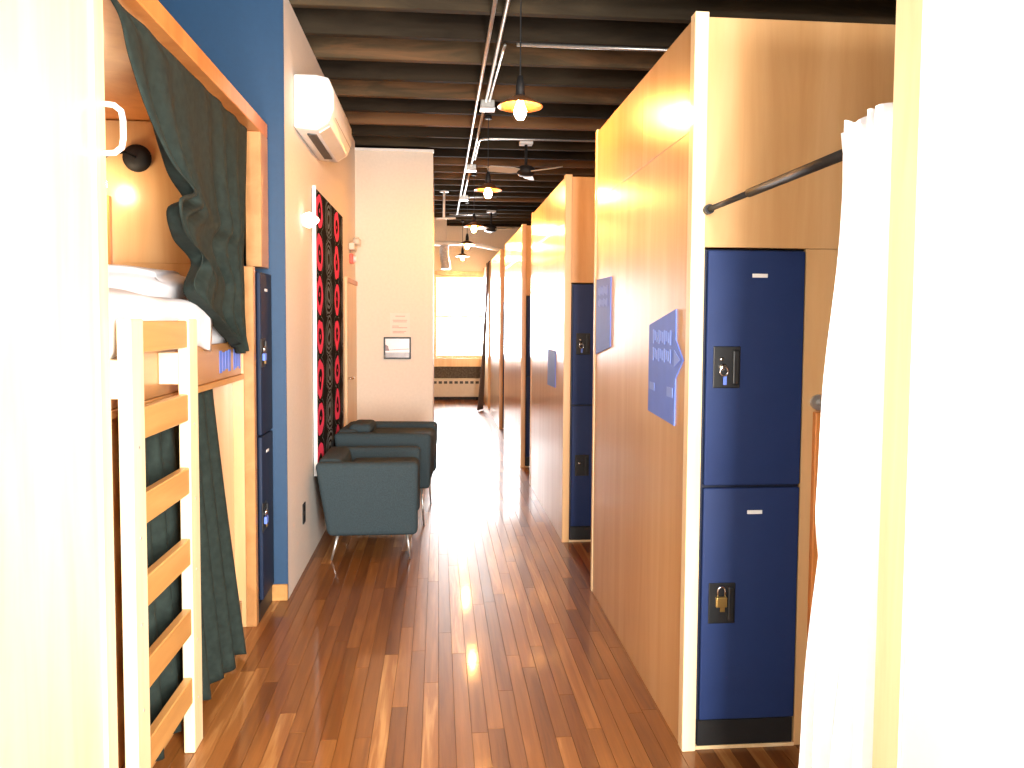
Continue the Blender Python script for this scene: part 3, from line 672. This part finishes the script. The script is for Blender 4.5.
# ================================================================== CEILING SERVICES
def pendant(label):
    t = thing('pendant_lamp', (0, 0, 0), label, 'pendant lamp', 'warm pendant lamps along the corridor ceiling')
    # origin at the bulb centre
    MB().tube([(0, 0, 0.17), (0, 0, ZJ - 2.475 - 0.03)], 0.0035, 6).build('cord', black_pl, t)
    MB().lathe([(0.0, 0.0), (0.030, 0.0), (0.027, 0.025), (0.0, 0.0305)], (0, 0, ZJ - 2.475 - 0.031), 'z', 18).build('canopy', black_metal, t, smooth=True)
    MB().lathe([(0.0, 0.17), (0.012, 0.165), (0.022, 0.12), (0.024, 0.055), (0.0, 0.055)], (0, 0, 0), 'z', 16).build('socket', black_metal, t, smooth=True)
    MB().lathe([(0.026, 0.070), (0.060, 0.052), (0.105, 0.026), (0.112, 0.018), (0.110, 0.016), (0.060, 0.044), (0.026, 0.060)], (0, 0, 0), 'z', 28).build('shade', copper, t, smooth=True)
    MB().lathe([(0.0, 0.055), (0.013, 0.05), (0.016, 0.035), (0.030, 0.0), (0.030, -0.018), (0.018, -0.042), (0.0, -0.048)], (0, 0, 0), 'z', 18).build('bulb', bulb_m, t, smooth=True)
    return t
pl = pendant('nearest glowing pendant lamp with a shallow copper shade'); pl.location = (0.398, 3.80, 2.475)
for y, lab in ((6.238, 'second pendant lamp, glowing beside the first ceiling fan'), (8.677, 'third pendant lamp, glowing above the far end of the corridor'),
               (10.709, 'fourth pendant lamp, small and glowing near the white pipe'), (12.741, 'farthest and smallest pendant lamp, glowing just above the end window')):
    q = copy_tree(pl); q.location = (0.398, y, 2.475); q['label'] = lab

ZC = ZJ - 0.013
cd = 'steel conduit pipes under the joists'
tag(MB().tube([(0.288, -0.5, ZC), (0.288, 12.0, ZC)], 0.0115, 10).build('conduit', steel, smooth=True), 'left of the two long steel conduits running down the ceiling', 'conduit', cd)
tag(MB().tube([(0.353, -0.5, ZC), (0.353, 5.80, ZC)], 0.0115, 10).build('conduit', steel, smooth=True), 'right long steel conduit running to the first junction box', 'conduit', cd)
tag(MB().tube([(0.350, 5.94, ZC), (0.345, 8.18, ZC)], 0.0115, 10).build('conduit', steel, smooth=True), 'steel conduit between the first and second junction boxes', 'conduit', cd)
tag(MB().tube([(0.345, 8.32, ZC), (0.335, 10.2, ZC)], 0.0115, 10).build('conduit', steel, smooth=True), 'steel conduit beyond the second junction box', 'conduit', cd)
tag(MB().tube([(0.392, 4.63, ZC), (0.390, 4.72, ZC), (0.378, 5.80, ZC)], 0.009, 8).build('conduit', steel, smooth=True), 'thin steel conduit beside the right one above the nearest pendant', 'conduit', cd)
tag(MB().tube([(0.46, 4.613, ZC), (2.6, 4.613, ZC)], 0.0105, 10).build('conduit', steel, smooth=True), 'bright steel conduit crossing the ceiling behind the nearest pendant', 'conduit', cd)
tag(MB().tube([(0.372, 7.9, ZC), (0.372, 7.10, ZC), (0.376, 7.03, ZC), (0.40, 7.0, ZC), (0.47, 6.99, ZC), (2.4, 6.95, ZC)], 0.010, 8).build('conduit', steel, smooth=True), 'bent steel conduit feeding the nearer ceiling fan box', 'conduit', cd)
tag(MB().tube([(0.36, 10.35, ZC), (0.38, 10.32, ZC), (0.5, 10.3, ZC), (0.77, 10.3, ZC)], 0.009, 8).build('conduit', steel, smooth=True), 'short bent steel conduit feeding the farther ceiling fan', 'conduit', cd)
tag(MB().tube([(0.17, 12.0, ZC), (0.9, 12.0, ZC)], 0.0115, 8).build('conduit', steel, smooth=True), 'steel conduit crossing at the far end of the two long ones', 'conduit', cd)
tag(MB().tube([(0.41, 8.25, ZC), (0.60, 8.25, ZC), (0.66, 8.25, ZC - 0.02)], 0.009, 8).build('conduit', steel, smooth=True), 'short conduit stub beside the second junction box', 'conduit', cd)
for (x, y), lab in (((0.366, 5.86), 'galvanised junction box on the conduit left of the nearest pendant'), ((0.345, 8.25), 'galvanised junction box on the conduit beside the second pendant'),
                    ((0.337, 10.27), 'galvanised junction box on the conduit near the third pendant')):
    t = thing('junction_box', (x, y, ZC - 0.055), lab, 'junction box', 'junction boxes on the ceiling conduit')
    MB().box(x - 0.052, x + 0.052, y - 0.055, y + 0.055, ZC - 0.045, ZC + 0.012).build('box', steel, t, bevel=0.004, seg=1)
    MB().box(x - 0.056, x + 0.056, y - 0.059, y + 0.059, ZC - 0.052, ZC - 0.0455).build('cover', white_pl, t, bevel=0.002, seg=1)
def fan(label):
    t = thing('ceiling_fan', (0, 0, 0), label, 'ceiling fan', 'small ceiling fans above the pods')
    MB().box(-0.06, 0.06, -0.05, 0.05, ZJ - 0.035, ZJ - 0.0005).build('ceiling_plate', white_pl, t, bevel=0.004, seg=1)
    MB().tube([(0, 0, 2.86), (0, 0, ZJ - 0.035)], 0.014, 8).build('down_rod', black_metal, t, smooth=True)
    MB().lathe([(0.0, 2.87), (0.05, 2.865), (0.082, 2.845), (0.085, 2.80), (0.06, 2.775), (0.0, 2.77)], (0, 0, 0), 'z', 22).build('motor', black_metal, t, smooth=True)
    for k in range(3):
        a = math.radians(200 + 120 * k); c, s = math.cos(a), math.sin(a)
        m = MB(); pts = [(0.06, -0.03), (0.14, -0.055), (0.34, -0.06), (0.38, -0.02), (0.37, 0.04), (0.14, 0.05), (0.06, 0.03)]
        m.prism(pts, 'z', -0.004, 0.004)
        bmesh.ops.rotate(m.bm, verts=m.bm.verts, cent=(0, 0, 0), matrix=Matrix.Rotation(math.radians(16), 3, 'X'))
        bmesh.ops.rotate(m.bm, verts=m.bm.verts, cent=(0, 0, 0), matrix=Matrix.Rotation(a, 3, 'Z'))
        bmesh.ops.translate(m.bm, verts=m.bm.verts, vec=(0, 0, 2.815))
        m.build('blade', beige, t)
    return t
f1 = fan('nearer ceiling fan with a dark motor and pale blades'); f1.location = (0.80, 7.10, 0)
f2 = copy_tree(f1); f2.location = (0.79, 11.6, 0); f2['label'] = 'farther ceiling fan with a dark motor and pale blades'; f2.rotation_euler.z = 0.3
# far-end services: beam box, white pipe, sprinkler drop, foil duct
tag(MB().box(-0.6, 0.135, 12.5, 12.75, 2.66, ZJ - 0.001).build('beam_box', cream_wall, bevel=0.004, seg=1), 'beige boxed beam under the ceiling by the end window', 'beam')
tag(MB().tube([(-0.6, 12.468, 2.68), (0.3, 12.468, 2.68), (0.7, 12.46, 2.65), (0.9, 12.44, 2.60), (1.0, 12.44, 2.58)], 0.032, 12).build('white_pipe', white_pl, smooth=True), 'white pipe crossing below the beam near the end window', 'pipe')
t = thing('sprinkler_drop', (0.07, 9.896, 2.80), 'white vertical pipe drop with a flanged top left of the conduits', 'pipe')
MB().tube([(0.07, 9.896, 2.74), (0.075, 9.896, ZJ - 0.018)], 0.016, 10).build('pipe', white_pl, t, smooth=True)
MB().lathe([(0.0, 0.0), (0.06, 0.0), (0.045, 0.018), (0.0, 0.0195)], (0.075, 9.896, ZJ - 0.02), 'z', 16).build('flange', white_pl, t, smooth=True)
MB().tube([(-0.02, 9.896, 2.735), (0.22, 9.896, 2.745)], 0.012, 8).build('cross_pipe', white_pl, t, smooth=True)
dp = [(0.10, 12.62, 2.655), (0.09, 12.60, 2.56), (0.10, 12.58, 2.45), (0.12, 12.57, 2.36), (0.12, 12.57, 2.27)]
dm = MB(); pts = []
for i in range(49):
    q = smooth_lerp([(k/4, *p) for k, p in enumerate(dp)], i/48); pts.append(q)
rings = []
for i, p in enumerate(pts):
    r = 0.070 + (0.008 if i % 2 else 0)
    rings.append([dm.bm.verts.new((p[0] + r*math.cos(a), p[1] + r*math.sin(a), p[2])) for a in [2*math.pi*k/16 for k in range(16)]])
for a, b in zip(rings, rings[1:]):
    for k in range(16): dm.bm.faces.new((a[k], a[(k+1) % 16], b[(k+1) % 16], b[k]))
dm.bm.faces.new(rings[0]); dm.bm.faces.new(rings[-1])
tag(dm.build('foil_duct', duct_m), 'ribbed silver duct hanging under the beam above the end window', 'duct')
# radiator under the end window
rd = thing('radiator', (0.4, 13.9, 0.06), 'long beige baseboard radiator with slots under the end window', 'radiator')
MB().box(-1.0, 0.805, 13.86, 13.965, 0.06, 0.39).build('cabinet', beige, rd, bevel=0.006, seg=1)
for k in range(18): MB().box(-0.94 + k*0.095, -0.88 + k*0.095, 13.852, 13.8605, 0.30, 0.345).build('slot', grey_pl, rd)
for x in (-0.9, 0.72): MB().box(x - 0.03, x + 0.03, 13.88, 13.95, 0, 0.0601).build('foot', black_metal, rd)
# curtain near the far window
def far_curtain(u, v):
    y = 12.1 + 0.2 * u; x = 0.80 - 0.055 * v - 0.11 * v * v * (1 - u) + 0.018 * math.sin(u * 25)
    return (x - 0.02, y, 2.35 - 2.33 * v)
fc = thing('far_curtain', (0.79, 12.1, 0), 'taupe curtain with a green edge beside the end window', 'curtain')
cloth('drape', far_curtain, 30, 20, 0.004, brown_cloth, fc)
def green_edge(u, v):
    x, y, z = far_curtain(1.0, 0.28 + 0.4 * v); return (x - 0.03 * math.sin(math.pi * v) * (1 - u) - 0.004, y + 0.012 + 0.02*u, z)
cloth('lining', green_edge, 4, 14, 0.003, green_cloth, fc)
MB().tube([(0.79, 11.902, 2.355), (0.79, 12.499, 2.355)], 0.010, 8).build('rail', black_metal, fc, smooth=True)
